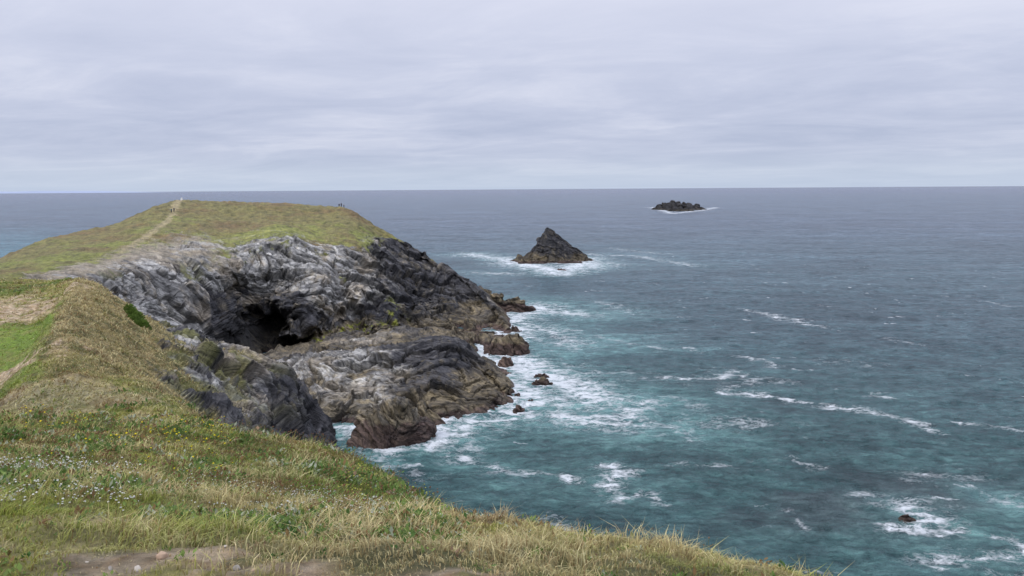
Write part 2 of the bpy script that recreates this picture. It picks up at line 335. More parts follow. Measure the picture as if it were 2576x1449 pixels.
# =============================================================== NEAR GROUND
def rowy(y,xs,zs): return [(x,y,z) for x,z in zip(xs,zs)]
A=[
rowy(-12,[-60,-30,-12,-4,3,6,9,14,20,28,40],[46,45.5,44.5,44,43,41,38.5,33,25,14,-5]),
rowy(0,[-58,-28,-9,-3,2.4,4.5,7,11,17,26,38],[45,44.4,43.7,43.4,42.7,41.2,38.8,33,25,13,-5]),
rowy(4,[-56,-26,-8,-2,2.5,4.3,7,11,17,26,38],[44,43.6,43.2,43.05,42.45,41,38.5,33,24,12,-5]),
rowy(6,[-56,-26,-8,-2.5,2.3,4,6.5,10.5,17,26,38],[43.4,43,42.6,42.5,41.98,40.4,38,32,23,12,-5]),
rowy(9,[-56,-26,-9,-3.5,1.85,3.6,6.2,10,16,25,37],[42.6,42.2,41.8,41.6,40.62,38.7,36.2,30,22,11,-5]),
rowy(13,[-56,-28,-12,-6,.73,2.8,5.5,9,15,24,36],[41.5,41,40.5,40.15,38.65,36.4,33.4,28,20,10,-5]),
rowy(16,[-57,-29,-13,-7,-.7,1.6,4.5,8.5,14,23,34],[40.8,40.3,39.8,39.45,37.95,35.7,32.4,27,19,9,-5]),
rowy(20,[-58,-31,-16,-9.5,-2.9,-.5,2.5,6.5,12,21,32],[39.8,39.4,39,38.6,37.3,34.8,31.6,26,18,8,-5]),
rowy(25,[-60,-34,-19,-12.5,-5.7,-3,0,4,10,19,30],[38.6,38.1,37.6,37.4,36.6,34,30,24,17,8,-5]),
rowy(31,[-62,-37,-23,-16,-9.1,-6.3,-3,1,7,16,27],[35.8,35.3,34.8,34.8,34.8,32.0,28,22,15,7,-5]),
rowy(40,[-66,-42,-30,-23,-16.1,-13,-10,-5,1,9,18],[32.8,32.5,32.4,32.8,33.2,30.3,26,20,13,6,-5]),
rowy(55,[-72,-48,-37,-31.5,-24.4,-21,-18.5,-15,-10,-3,6],[31.4,31.2,31.1,33.3,31.0,28,23.5,17,10,3,-5]),
[(-95,75,31.0),(-62,75,30.4),(-47,75,29.9),(-42.3,75,32.9),(-34.4,75,28.0),(-32.6,78,25.2),(-29.8,82,22.3),(-26.8,84,19.4),(-22,84,11),(-17,83,3),(-12,82,-5)],
[(-110,95,31),(-75,95,30.1),(-57,95,29.5),(-52.2,95,32.5),(-44,95,27.9),(-39,96,24.9),(-35,98,21.2),(-31,100,16.9),(-27.5,101,12.0),(-23,101,4),(-18,100,-5)],
[(-118,112,30.6),(-85,112,30.1),(-66,112,29.7),(-60.5,112,31.8),(-50,110,26.6),(-43.6,108,24.0),(-38,112,20.2),(-34,114,16.4),(-31,116,12.4),(-28,117,6.6),(-24,117,-5)],
[(-125,128,30.6),(-95,128,30.5),(-78,130,30.3),(-67.6,128,30.2),S(340,795,121),S(480,862,118),S(600,903,120),S(700,953,122),S(760,998,123),S(812,1090,124),(-27,124,-5)],
[(-128,140,28),(-98,140,28),(-84,142,28),(-72,140,26),(-58,132,16),(-47,130,10),(-41,131,7),(-36,132,4),(-32,133,1),(-29,132,-1),(-26,128,-6)],
[(-130,155,24),(-100,155,23),(-86,158,22),(-72,150,14),(-58,138,3),(-47,137,-2),(-41,138,-4),(-36,138,-5),(-32,138,-5),(-29,136,-6),(-26,131,-7)],
]
rs=seg([10,16,24,26,26,26,26,26,28,36,50,70,76,76,70,36,16]); cs=seg([24,36,56,66,70,76,76,70,56,30])
P=loft(A,rs,cs); NR,NC=P.shape[:2]
Rr,Cc=[a.ravel() for a in np.meshgrid(rs,cs,indexing='ij')]
N=normals(P).reshape(-1,3); p=P.reshape(-1,3).copy()
yy=p[:,1].copy(); xx=p[:,0].copy()
edgec=np.interp(Rr,[0,9,10,11,12,13,14,15,16,17],[6.0,5.6,5.0,4.5,4.35,4.5,4.6,4.2,3.4,3])
nb=fbm(p*.12,4,31.,.6); nb2=fbm(p*.6,4,77.,.65)
rock=sm(-.2,.25,Cc-edgec+nb*1.3+nb2*1.1)
tuft=sm(.04,.2,fbm(p*.16,3,66.)+.3*fbm(p*.8,3,6.))*sm(3.0,.6,Cc-edgec)
rock*=1-.9*tuft
d,ss=rock_disp(p*1.5,.8,1.1,1.0,80.); d/=1.2; d-=.3
sc=np.clip(yy/25,.12,1)
far=sm(8,30,yy)
hum=ridged(p*np.array([.45,.45,.2]),2,19.)
turf=(fbm(p*.35,3,3.)*.42*sc+fbm(p*1.6,3,8.,.6)*.14+fbm(p*.09,2,4.)*.5*sm(15,50,yy)+.30*hum*far)
disp=rock*d*sm(-.2,1.0,Cc-edgec+.6)+(1-rock)*turf
p+=N*disp[:,None]
rc=rock_colour(p,d,ss,np.clip(.40+.5*sm(6.5,8.3,Cc)+.5*nb,0,1),.6,-2.,70.)
moss=sm(.05,.3,fbm(p*.2,3,44.)+.3*nb2+.10)*sm(3.6,1.2,Cc-edgec)
rc=mix(rc,(.18,.18,.045),moss*.55)
g1=fbm(p*.11,4,12.,.6); g2=fbm(p*.7,4,14.,.65); g3=fbm(p*.3,4,144.,.6); g4=fbm(p*np.array([.18,.4,.2]),4,244.,.6)
gc=mix((.29,.28,.065),(.12,.165,.03),sm(-.12,.25,g1+g2*.6))
gc=mix(gc,(.42,.35,.18),sm(.0,.3,-g1*.8+g2*.8)*.75)
rust=sm(.06,.30,g3+g2*.25)*sm(5.5,8,yy)
gc=mix(gc,(.18,.115,.05),rust*.65)
gc=mix(gc,(.065,.09,.022),sm(.10,.32,g4+g2*.2)*.6)
bank=sm(2.65,2.95,Cc+g2*.1)*sm(45,60,yy)
gc=mix(gc,mix((.32,.25,.115),(.15,.14,.05),sm(-.15,.2,g2+g3)),bank*.95)
gc=mix(gc,(.15,.16,.045),tuft*sm(50,60,yy)*sm(-.3,.3,Cc-edgec)*.7)
lawn=sm(2.90,2.70,Cc+g2*.3)*sm(47,56,yy)*sm(97,88,yy+6*g1)
gc=mix(gc,mix((.18,.28,.035),(.26,.28,.07),sm(-.1,.3,g2+g1)),lawn*.9)
def ell(cx,cy,rx,ry,k=.5): return sm(1.15,.8,np.hypot((xx-cx)/rx,(yy-cy)/ry)+g2*k+nb*k)
dirt=ell(-65,104,10,10,1.2)*sm(-.25,.1,nb2+.1); dirt=np.maximum(dirt,ell(-38,58,4.5,4.5,1.4)*sm(-.3,.1,nb2+.1)); 
dirt=np.maximum(dirt,ell(-27,47,6,3,1.2)*.5)
n8=fbm(p*2.2,4,155.,.65)
bed=sm(.03,.15,n8+.22*sm(4.8,4.2,yy)-.13)*sm(5.3,4.5,yy)
dirt=np.maximum(dirt,np.maximum(ell(-2.1,4.2,1.6,.6,1.3),np.maximum(ell(-.3,4.0,1.2,.35,1.3),ell(1.3,4.1,.8,.35,1.3)))*bed)
dirt=np.maximum(dirt,sm(.26,.40,fbm(p*.9,3,55.,.6))*sm(16,7,yy)*.6)
gc=mix(gc,mix((.36,.25,.14),(.62,.50,.36),sm(-.2,.3,fbm(p*9,3,15.,.7)+n8*.4)),dirt)
col=mix(gc,rc,rock)
ground=mesh_obj('ground',p,grid_faces(NR,NC),np.full((NR-1)*(NC-1),4),M_GROUND,True,{'tint':col,'rock':rock})
ground['kind']='structure'; ground['label']='grassy clifftop slope with bank and dark rocky spur'
gp=p
def ground_at(x,y,pp=None):
    pp=gp if pp is None else pp
    return float(pp[np.argmin((pp[:,0]-x)**2+(pp[:,1]-y)**2),2])
# =============================================================== GRASS BLADES
Q=grid_faces(NR,NC)
cen=gp[Q].mean(1)
area=np.linalg.norm(np.cross(gp[Q[:,2]]-gp[Q[:,0]],gp[Q[:,3]]-gp[Q[:,1]]),axis=1)*.5
gm=(1-rock)[Q].mean(1); dm=dirt[Q].mean(1)
rr=np.hypot(cen[:,0],cen[:,1])
vis=(cen[:,1]>2.6)&(np.abs(cen[:,0]/np.maximum(cen[:,1],.1))<.9)&(Cc[Q[:,0]]<7.6)
dens=3300/(1+(rr/6.0)**1.75)
w=area*np.clip(gm-.2,0,1)*(1-.85*np.clip(dm,0,1))*vis*dens
NBL=540000
idx=rng.choice(len(Q),NBL,p=w/w.sum())
a,b=rng.random(NBL)[:,None],rng.random(NBL)[:,None]
q=gp[Q[idx]]
base=(q[:,0]*(1-a)+q[:,1]*a)*(1-b)+(q[:,3]*(1-a)+q[:,2]*a)*b
br=np.hypot(base[:,0],base[:,1])
t1=fbm(base*np.array([.9,.9,.3]),3,2.); t2=fbm(base*np.array([.25,.25,.1]),3,41.); t3=fbm(base*3.0,2,9.)
tall=sm(.0,.32,t1+.6*t3)
L=(.025+.03*rng.random(NBL)+.14*tall*(.15+.95*rng.random(NBL)**1.5))
L*=np.interp(br,[3,5,7,12,30,60,130],[.7,.85,1.1,1.35,1.9,2.3,3.4])
lawnb=lawn[Q[idx,0]]; L*=1-.7*lawnb; L*=1-.5*dirt[Q[idx,0]]
wd=np.interp(br,[3,8,20,50,130],[.0024,.0042,.010,.028,.07])*(.6+.8*rng.random(NBL))
ang=rng.random(NBL)*2*np.pi
side=np.stack([np.cos(ang),np.sin(ang),np.zeros(NBL)],1)
wind=np.stack([.30+1.1*t2,-.1+1.1*t1,np.zeros(NBL)],1)
lean=wind*.55+np.stack([rng.normal(size=NBL),rng.normal(size=NBL),np.zeros(NBL)],1)*.7
up=np.array([0,0,1.])
mid=base+up*(L*.55)[:,None]+lean*(L*.25)[:,None]
tip=base+up*(L*.82)[:,None]+lean*(L*.95)[:,None]
base=base-up*.01
V=np.stack([base-side*wd[:,None],base+side*wd[:,None],mid+side*(wd*.75)[:,None],mid-side*(wd*.75)[:,None],tip],1).reshape(-1,3)
k=np.arange(NBL)[:,None]*5
FI=np.concatenate([k+0,k+1,k+2,k+3,k+3,k+2,k+4],1).ravel()
SZ=np.tile([4,3],NBL)
gcol=gc[Q[idx,0]]
rustb=rust[Q[idx,0]]; bankb=bank[Q[idx,0]]
straw=sm(.28,.55,rng.random(NBL)*.45+t3*.7-t2*1.0+t1*.35+bankb*.2-lawnb*.5+.08)
greenp=sm(-.2,.25,t2+t1*.5)
bc=mix(gcol*1.3,mix((.11,.20,.03),(.29,.34,.065),rng.random(NBL)),(.15+.40*greenp)*(1-.6*bankb)*(1-.6*rustb))
bc=mix(bc,mix((.70,.62,.36),(.44,.33,.16),rng.random(NBL)),straw*.72)
bc=mix(bc,(.24,.13,.06),(rng.random(NBL)<.12+.38*rustb)*.65)
bc*=(.65+.7*rng.random(NBL))[:,None]
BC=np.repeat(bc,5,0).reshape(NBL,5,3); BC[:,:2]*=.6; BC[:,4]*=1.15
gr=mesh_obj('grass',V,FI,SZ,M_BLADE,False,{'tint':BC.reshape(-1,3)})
gr['kind']='stuff'; gr['label']='short windblown green and straw-coloured clifftop grass'
# =============================================================== LOW HERBS
def pickp(wgt,n):
    return rng.choice(len(Q),n,p=wgt/wgt.sum())
hn=fbm(cen*np.array([.5,.5,.2]),3,222.)
hw=w*(sm(.02,.22,hn)+.04)*sm(60,30,rr)
ids=pickp(hw,14000); n=len(ids); a,b=rng.random(n)[:,None],rng.random(n)[:,None]; q=gp[Q[ids]]
hb=(q[:,0]*(1-a)+q[:,1]*a)*(1-b)+(q[:,3]*(1-a)+q[:,2]*a)*b
hr_=np.hypot(hb[:,0],hb[:,1]); K_=12
sz=np.interp(hr_,[3,8,20,50],[.022,.048,.10,.20])*(.6+.9*rng.random(n))
hc=mix((.05,.11,.022),(.18,.25,.06),rng.random(n)); hc=mix(hc,(.38,.40,.30),(rng.random(n)<.12)*.8); hc=mix(hc,(.20,.10,.05),(rng.random(n)<.15)*.8)
Vs=[];Cs=[]
for j in range(K_):
    th_=rng.random(n)*2*np.pi; el=rng.uniform(.15,1.2,n); rad_=sz*rng.uniform(.4,1.3,n)
    dx=np.stack([np.cos(th_)*np.cos(el),np.sin(th_)*np.cos(el),np.sin(el)],1); sd=np.stack([-np.sin(th_),np.cos(th_),np.zeros(n)],1)
    o_=hb+np.stack([rng.normal(size=n),rng.normal(size=n),np.abs(rng.normal(size=n))*.6],1)*sz[:,None]*.8
    Vs.append(np.stack([o_,o_+dx*(rad_*.5)[:,None]+sd*(rad_*.26)[:,None],o_+dx*rad_[:,None],o_+dx*(rad_*.5)[:,None]-sd*(rad_*.26)[:,None]],1))
    Cs.append(np.repeat((hc*(.7+.6*rng.random(n))[:,None])[:,None,:],4,1))
Vs=np.concatenate(Vs).reshape(-1,3); Cs=np.concatenate(Cs).reshape(-1,3)
hs_=mesh_obj('low_herbs',Vs,np.arange(len(Vs)),np.full(len(Vs)//4,4),M_BLADE,False,{'tint':Cs})
hs_['kind']='stuff'; hs_['label']='low broad-leaved green herbs growing among the grass'
# =============================================================== WILDFLOWERS & SEED HEADS (one mass)
def inpatch(x0,x1,y0,y1,edge_=.0):
    def f(c):
        t=c[:,0]/np.maximum(c[:,1],.1); 
        k_=fbm(c*np.array([.6,.6,.1]),2,x0*7+y0)
        return ((t>x0)&(t<x1)&(c[:,1]>y0)&(c[:,1]<y1)).astype(float)*(np.abs(c[:,1])**1.0)*sm(-.1,.3,k_+.1)+1e-12
    return f
def pick(cond,n):
    ww=w*cond(cen)
    return rng.choice(len(Q),n,p=ww/ww.sum())
fV=[];fI=[];fS=[];fC=[];cnt=0
def heads(ids,col,size,h,k=6):
    global cnt
    n=len(ids); a_,b_=rng.random(n)[:,None],rng.random(n)[:,None]; q_=gp[Q[ids]]
    bs=(q_[:,0]*(1-a_)+q_[:,1]*a_)*(1-b_)+(q_[:,3]*(1-a_)+q_[:,2]*a_)*b_
    r_=np.hypot(bs[:,0],bs[:,1])
    for i in range(n):
        z=h*(.5+.7*random.random())*np.interp(r_[i],[4,12,30],[.7,1.2,1.6]); s_=size*(.5+.8*random.random())*np.interp(r_[i],[4,12,30],[.8,1.3,2.2])
        top=bs[i]+np.array([random.gauss(.25,.2)*z,random.gauss(0,.15)*z,z])
        w_=.0014*max(1,r_[i]/8)
        vs=[bs[i]+[-w_,0,0],bs[i]+[w_,0,0],top+[w_,0,0],top+[-w_,0,0]]
        c_=[(.16,.16,.06)]*4
        br_=random.uniform(.55,1.1); cc=tuple(x*br_ for x in col)
        fi=[cnt,cnt+1,cnt+2,cnt+3]; sz=[4]
        m=cnt+4
        for j in range(k):
            th=2*math.pi*j/k; vs.append(top+np.array([math.cos(th)*s_,math.sin(th)*s_,random.uniform(-.3,.3)*s_])); c_.append(cc)
        vs.append(top+np.array([0,0,s_*.8])); c_.append(cc); vs.append(top-np.array([0,0,s_*.6])); c_.append(tuple(x*.7 for x in cc))
        for j in range(k):
            fi+= [m+j,m+(j+1)%k,m+k]; fi+=[m+(j+1)%k,m+j,m+k+1]; sz+=[3,3]
        fV.extend(vs); fI.extend(fi); fS.extend(sz); fC.extend(c_); cnt+=len(vs)
heads(pick(inpatch(-.66,-.48,6,14),650),(.68,.68,.60),.0085,.16)
heads(pick(inpatch(-.42,-.16,6,12),600),(.58,.58,.50),.0075,.16)
heads(pick(inpatch(-.25,.1,5,11),200),(.46,.48,.38),.006,.12)
heads(pick(inpatch(-.62,-.36,14,30),300),(.70,.56,.02),.013,.26)
heads(pick(inpatch(-.22,-.03,13,22),800),(.46,.47,.09),.012,.18)
heads(pick(inpatch(-.66,-.10,7,28),2300),(.17,.08,.04),.0105,.26)
heads(pick(inpatch(-.2,.25,6,14),420),(.18,.09,.04),.009,.15)
fl=mesh_obj('wildflowers',np.array(fV),np.array(fI),np.array(fS),attr_mat('petals',.8,.2),False,{'tint':np.array(fC)})
fl['kind']='stuff'; fl['label']='white, yellow and dried brown flower heads scattered in the grass'
# =============================================================== ROCKS IN THE SEA
foamsrc=[]
def sea_rock(name,cx,cy,sky,depth,seed,nx=110,ny=90,amp=1.0,base=2.5,zoff=0.0,skew=0.0,yaw=0.0,bandz=0.0,powr=1.25,dark=1.0,foam=True,low=0.0,fr=1.0,spread=.09,tone=1.0):
    xs=np.array([a for a,_ in sky],float); hs=np.array([b for _,b in sky],float)
    wx=xs[-1]-xs[0]; m=wx*.12
    X=np.linspace(xs[0]-m,xs[-1]+m,nx); T=np.linspace(-1,1,ny)
    XX,TT=np.meshgrid(X,T); H=np.interp(XX,np.concatenate([[xs[0]-m],xs,[xs[-1]+m]]),np.concatenate([[-base],hs,[-base]]))
    hm=max(hs); dd=depth*(.55+.45*np.clip((H+base)/(hm+base),0,1)**.5)
    Y=TT*dd+skew*H
    Z=(H+base)*(1-np.abs(TT)**powr)-base
    Z=np.where(TT<0,Z+low*np.sin(np.pi*np.clip(-TT,0,1))*np.clip(H,0,99)*.2,Z)
    Pm=np.stack([XX,Y,Z],2)
    n=normals(Pm).reshape(-1,3); pp=Pm.reshape(-1,3)
    off=seed*13.7; k_=fr
    d_,ss_=rock_disp(pp*k_*1.6+off,.45,.9,1.0,off)
    d_=(d_-.35*np.mean(d_)-.2)/1.3
    pp=pp+n*(d_*amp/k_)[:,None]
    wp=pp+np.array([cx,cy,0])
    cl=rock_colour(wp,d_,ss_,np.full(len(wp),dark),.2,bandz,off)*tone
    o=mesh_obj(name,pp,grid_faces(ny,nx),np.full((nx-1)*(ny-1),4),M_HEAD,True,{'tint':cl,'rock':np.ones(len(pp))})
    o.location=(cx,cy,zoff)
    if foam: foamsrc.append((cx,cy,wx*.5,depth*.75,max(1.6,wx*spread)))
    return o
def tag(o,l,c,g=None):
    o['label']=l; o['category']=c
    if g: o['group']=g
o=sea_rock('sea_stack',(1386-1288)/F*495,495,[(-23,1.3),(-21,4.6),(-19,4.2),(-17.5,2.8),(-15.5,5.2),(-12.5,6.0),(-10.6,9.0),(-9.4,10.0),(-8.4,14.6),(-6.8,14.6),(-5.2,17.4),(-3.6,20.8),(-2.2,21.2),(.0,19.8),(1.8,19.2),(3,17.4),(5.0,16.6),(7.5,14.0),(9.5,12.8),(12,10.6),(14.5,9.4),(17,7.0),(19.5,5.6),(22,3.4),(24,1.6)],15,3,260,180,.55,2.5,0,0,0,-.5,1.0,1.0,True,0,.65,.10,.75)
tag(o,'tall pointed dark rock stack ringed by white surf','rock')
o=sea_rock('reef_rock',(1340-1288)/F*478,478,[(-9,1.0),(-6.5,3.0),(-4,2.2),(-1.5,3.6),(1,2.6),(4,2.0),(6,2.4),(8,1.0)],5,31,100,70,.7,2,0,0,0,.5,1.2,1.0,True,0,1.0,.09,.8)
tag(o,'low jagged reef at the foot of the rock stack','rock')
o=sea_rock('reef_rock',(1432-1288)/F*477,477,[(-7,1.0),(-4.5,2.6),(-2,2.0),(1,2.8),(4,1.8),(7,.9)],4,37,90,60,.7,2,0,0,0,.5,1.2,1.0,True,0,1.0,.09,.8)
tag(o,'low wet reef below the sloping side of the stack','rock')
yi=1600; sx=(1714-1288)/F*yi
o=sea_rock('rock_islet',sx,yi+40,[(-50,1),(-46,6),(-43,3),(-40,10),(-35,11),(-33,8),(-29,16),(-24,17),(-21,13),(-15,15),(-12,19),(-7,18),(-4,14),(0,17),(4,16),(6,9),(9,10),(12,16),(18,14),(22,15),(26,12),(30,13),(33,9),(38,11),(43,9),(45,4),(49,5),(54,2)],55,8,260,120,.8,6,0,0,0,-3,1.0,1.0,True,0,.28,.03,.42)
tag(o,'long low jagged black rocky islet far out at sea','rock')
o=sea_rock('skerry_rock',sx-18,yi-70,[(-22,1),(-17,5),(-14,3),(-10,8),(-5,9),(-2,6),(3,7),(6,4),(14,6),(17,3),(22,3),(27,1)],28,9,140,80,.7,5,0,0,0,-3,1.1,1.0,True,0,.33,.03,.42)
tag(o,'low black rock lying in front of the islet','rock')
cx=(986-1288)/F*143
o=sea_rock('boulder',cx,144.5,[(-7.2,2.2),(-5.6,4.2),(-3.8,5.4),(-1.8,6.9),(-.2,7.4),(1.6,6.6),(3.6,5.2),(5.3,3.6),(7.0,1.6)],8,12,170,150,.7,3,0,0,0,2.5,1.6,.35,True,1.0,1.0)
tag(o,'rounded brown boulder with a reddish foot in the swell','boulder')
rk=[
('shore_rock',1196,313,7,8.6,8,'jagged dark rock arm at the foot of the headland'),
('shore_rock',1282,292,7.6,5.2,5,'low brown rock arm reaching out into surf'),
('shore_rock',1276,217,5.4,4.8,4.5,'flat-topped dark brown rock washed by foam'),
('shore_rock',1271,204,2.2,2.2,2,'small brown rock beside the flat-topped one'),
('shore_rock',1291,250,1.8,2.2,2,'small rock against the headland foot'),
('shore_rock',1360,181,2.4,1.9,1.5,'small maroon rock standing in white water'),
('shore_rock',1362,189,2.3,1.3,1.2,'low maroon rock barely above white water'),
('shore_rock',1303,161,1.1,1.6,1.0,'little brown rock at the tip of the ledge'),
('shore_rock',1331,167,.9,1.0,.8,'little wet rock just off the ledge'),
('shore_rock',1296,171,.9,1.2,1.0,'small rock touching the ledge tip'),
('shore_rock',1410,437,2.8,1.2,1.5,'low dark rock awash near the stack'),
('shore_rock',2272,106.3,1.7,1.45,1.0,'lone brown rock with waves breaking over it'),
]
for i,(nm,u,y,hw_,h,dp,lab) in enumerate(rk):
    r_=random.Random(i+5); sky=[]
    nk=9
    for j in range(nk):
        t=-1+2*j/(nk-1); sky.append((t*hw_,h*max(.12,(1-abs(t)**2.2))*r_.uniform(.72,1.12)))
    if i==0: sky=[(-hw_,8.6),(-4,8.2),(-2,8.8),(0,7.2),(2,7.4),(4,5.4),(6,4.6),(7,1)]
    if i==1: sky=[(-7.6,6.2),(-5.5,6.4),(-3.5,6.0),(-2.4,4.4),(-.5,5.0),(1.5,4.6),(4.5,3.4),(5.5,1.6),(7.6,.8)]
    if i==2: sky=[(-5.4,1.6),(-4.4,3.4),(-2.6,4.4),(0,4.8),(2.2,5.2),(3.8,5.0),(4.8,3.6),(5.3,1.4)]
    fr=2.0/max(h,1.0)**.7
    o=sea_rock(nm,(u-1288)/F*y,y,sky,dp,20+i,90,70,.8 if i<11 else .45,min(2.0,h),0,0,0,2.0 if h>2 else 0.5,1.5,.6 if i not in(0,) else 1.0,True,0,max(.7,fr))
    tag(o,lab,'rock','rocks awash along the shore')
# =============================================================== SEA
nr,nc=1050,940
r=np.concatenate([np.linspace(18,70,20)[:-1], 70*np.exp(np.linspace(0,1,nr-19)*math.log(70000/70))])
th=np.radians(np.concatenate([np.linspace(-100,-40,40)[:-1],np.linspace(-40,40,nc-79),np.linspace(40,100,41)[1:]]))
RR,TH=np.meshgrid(r,th,indexing='ij')
X=(RR*np.sin(TH)).ravel(); Y=(RR*np.cos(TH)).ravel(); rad=RR.ravel()
p=np.stack([X,Y,np.zeros_like(X)],1)
def wv(sx_,sy_,off,o=2): return fbm(np.stack([X*sx_,Y*sy_,np.full_like(X,off)],1),o,off)
big=wv(.022,.045,3.3,2); med=ridged(np.stack([X*.075+Y*.02,Y*.15,np.full_like(X,.5)],1),2,8.); sml=ridged(np.stack([X*.26,Y*.42-X*.08,np.full_like(X,.7)],1),3,4.)
sml2=ridged(np.stack([X*.8,Y*1.1,np.full_like(X,.7)],1),2,14.)
p[:,2]=big*.6*sm(9000,2500,rad)+med*.42*sm(2500,800,rad)+sml*.34*sm(700,250,rad)+sml2*.13*sm(260,130,rad)-.15
foam=np.zeros(len(X)); shal=np.zeros(len(X))
wob=wv(.05,.07,31.,3)*9+wv(.25,.3,33.,2)*1.6; wob2=wv(.05,.07,61.,3)*9+wv(.25,.3,63.,2)*1.6
XW=X+wob; YW=Y+wob2
def stroke(pts,wid,st,sh=0.0,shw=4.0):
    global foam,shal
    q_=[SW(*a) for a in pts]
    best=np.full(len(X),1e9)
    for (ax,ay),(bx,by) in zip(q_[:-1],q_[1:]):
        vx,vy=bx-ax,by-ay; L2=vx*vx+vy*vy+1e-9
        t=np.clip(((XW-ax)*vx+(YW-ay)*vy)/L2,0,1)
        best=np.minimum(best,np.hypot(XW-ax-t*vx,YW-ay-t*vy))
    foam=np.maximum(foam,st*.8*np.exp(-(best/wid)**2))
    foam=np.maximum(foam,st*.60*np.exp(-(best/(wid*2.4))**2))
    if sh>0: shal=np.maximum(shal,sh*np.exp(-(best/(wid*shw))**2))
stroke([(830,1078),(890,1102),(1000,1140),(1095,1105),(1100,1070),(1150,1052),(1230,1037),(1292,1010)],2.8,1.15,.9,3)
stroke([(1292,1000),(1245,945),(1205,895),(1250,862),(1290,832)],4.5,1.3,1.0,2.5)
stroke([(1290,832),(1300,800),(1345,785)],6,1.15,.9,2.5)
stroke([(1290,905),(1360,950),(1440,975),(1480,1005)],6.5,1.25,1.0,2.6)
stroke([(1300,1030),(1420,1050),(1530,1060),(1600,1040)],4.5,1.02,1.0,3)
stroke([(1480,990),(1600,1025)],5,.92,1.0,3)
stroke([(1640,1060),(1740,1092)],2.0,.78,.7,4)
stroke([(1170,1110),(1185,1160),(1230,1195)],2.4,.8,.6,3)
stroke([(1100,1095),(1180,1065),(1300,1050)],4.5,.95,.8,2)
stroke([(1335,772),(1450,792)],6,1.02,.8)
stroke([(1320,800),(1380,835),(1440,870)],6,.8,.7)
stroke([(1180,640),(1290,655),(1400,690),(1500,670),(1480,650)],9,1.0,.6,2)
stroke([(1290,662),(1400,682),(1480,662)],9,1.2,.6,2)
stroke([(1165,646),(1290,648)],5,.92,.2); stroke([(1480,640),(1600,645),(1740,667)],5,.82,.2); stroke([(1200,688),(1310,690)],5,.76,.3)
stroke([(1480,655),(1560,668)],6,.8,.2); stroke([(1540,625),(1680,640)],5,.66,.1)
stroke([(1830,985),(1930,1000),(2030,1016)],1.4,1.15); stroke([(2090,1020),(2200,1050),(2330,1092)],1.3,1.05)
stroke([(1630,955),(1760,945),(1850,940),(1880,965),(1835,985)],2.2,.80); stroke([(1880,900),(1970,926)],1.4,.92)
stroke([(1880,780),(1980,802),(2070,824)],2.4,.88); stroke([(2180,993),(2250,1001)],1.1,.85)
stroke([(2010,1150),(2060,1160),(2100,1172)],.9,1.0); stroke([(1560,1185),(1525,1225)],1.5,1.2,.4)
stroke([(1310,1190),(1370,1192),(1430,1212)],.8,1.0); stroke([(1690,1180),(1760,1178),(1850,1190)],1.0,.84)
stroke([(1520,1260),(1600,1245),(1650,1270)],1.2,.78,.3); stroke([(1930,1290),(1985,1335)],.9,.8)
stroke([(2235,1262),(2300,1300),(2320,1335)],2.0,1.15,.5,2.5); stroke([(2290,1345),(2430,1340)],1.8,.95,.4); stroke([(2240,1330),(2300,1350)],1.6,.85)
stroke([(2490,1345),(2580,1405)],1.1,1.0,.6,3); stroke([(2440,1449),(2576,1420)],2.0,.84,.4); stroke([(2540,1275),(2620,1290)],2.0,.8,.8,3)
stroke([(1250,940),(1330,1010)],5,1.02,1.0); stroke([(1520,855),(1640,880)],2.2,.7); stroke([(1700,880),(1760,890)],1.4,.75)
stroke([(1420,1335),(1560,1375)],1.4,.76); stroke([(1660,1060),(1760,1120)],1.5,.74); stroke([(2360,1200),(2420,1215)],.8,.75); stroke([(2380,1070),(2560,1092)],.9,.76)
stroke([(2480,760),(2560,772)],1.8,.72); stroke([(1500,760),(1600,790)],3.0,.64); stroke([(2220,850),(2330,872)],1.5,.7); stroke([(1700,1010),(1760,1040)],2,.7)
stroke([(1640,521),(1690,537),(1760,530),(1800,522)],9,.95)
for (cx,cy,rx,ry,wd_) in foamsrc:
    e=np.hypot((XW-cx)/rx,(YW-cy)/ry); dd=(e-1)*min(rx,ry)
    foam=np.maximum(foam,np.where(e<1,.9,np.exp(-(dd/wd_)**2)*.9)*(1.0 if cy<1000 else .85))
capn=fbm(np.stack([X*.07,Y*.26,np.full_like(X,2.)],1),4,5.,.6)+.2*med
cap=sm(.41,.55,capn)*.68*sm(800,300,rad)
near=sm(380,130,rad)
lace=sm(.0,.4,fbm(np.stack([X*.03+Y*.01,Y*.05,np.full_like(X,2.)],1),3,95.,.55))*.54*near
foam=np.maximum(foam,np.maximum(cap,lace))
shal=np.maximum(shal,.30*sm(50,0,np.hypot(X+10,(Y-170)*.5)))
deepn=wv(.004,.012,44.,4)
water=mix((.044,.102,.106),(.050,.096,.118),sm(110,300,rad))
water=mix(water,(.058,.088,.126),sm(250,1100,rad))  # distance haze painted into the tint, teal fading to grey-blue
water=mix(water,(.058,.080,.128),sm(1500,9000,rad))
water=water*(1+.35*deepn)[:,None]
lb=sm(-.50,-.62,X/np.maximum(Y,1))*sm(1500,350,rad)*sm(180,260,rad); water=mix(water,(.06,.17,.21),lb*.8)
dk=np.exp(-(((X-55)/26)**2+((Y-112)/12)**2))*sm(-.2,.2,wv(.06,.08,9.,3)); water=mix(water,(.052,.060,.070),dk*.7)
water=mix(water,(.17,.35,.35),np.clip(shal,0,1)*.62)
m,nt=newmat('sea_water'); b=NB(nt)
pos=b.n('ShaderNodeNewGeometry').outputs['Position']
tint=b.n('ShaderNodeAttribute',attribute_name='tint').outputs['Color']
fm=b.n('ShaderNodeAttribute',attribute_name='foam').outputs['Fac']
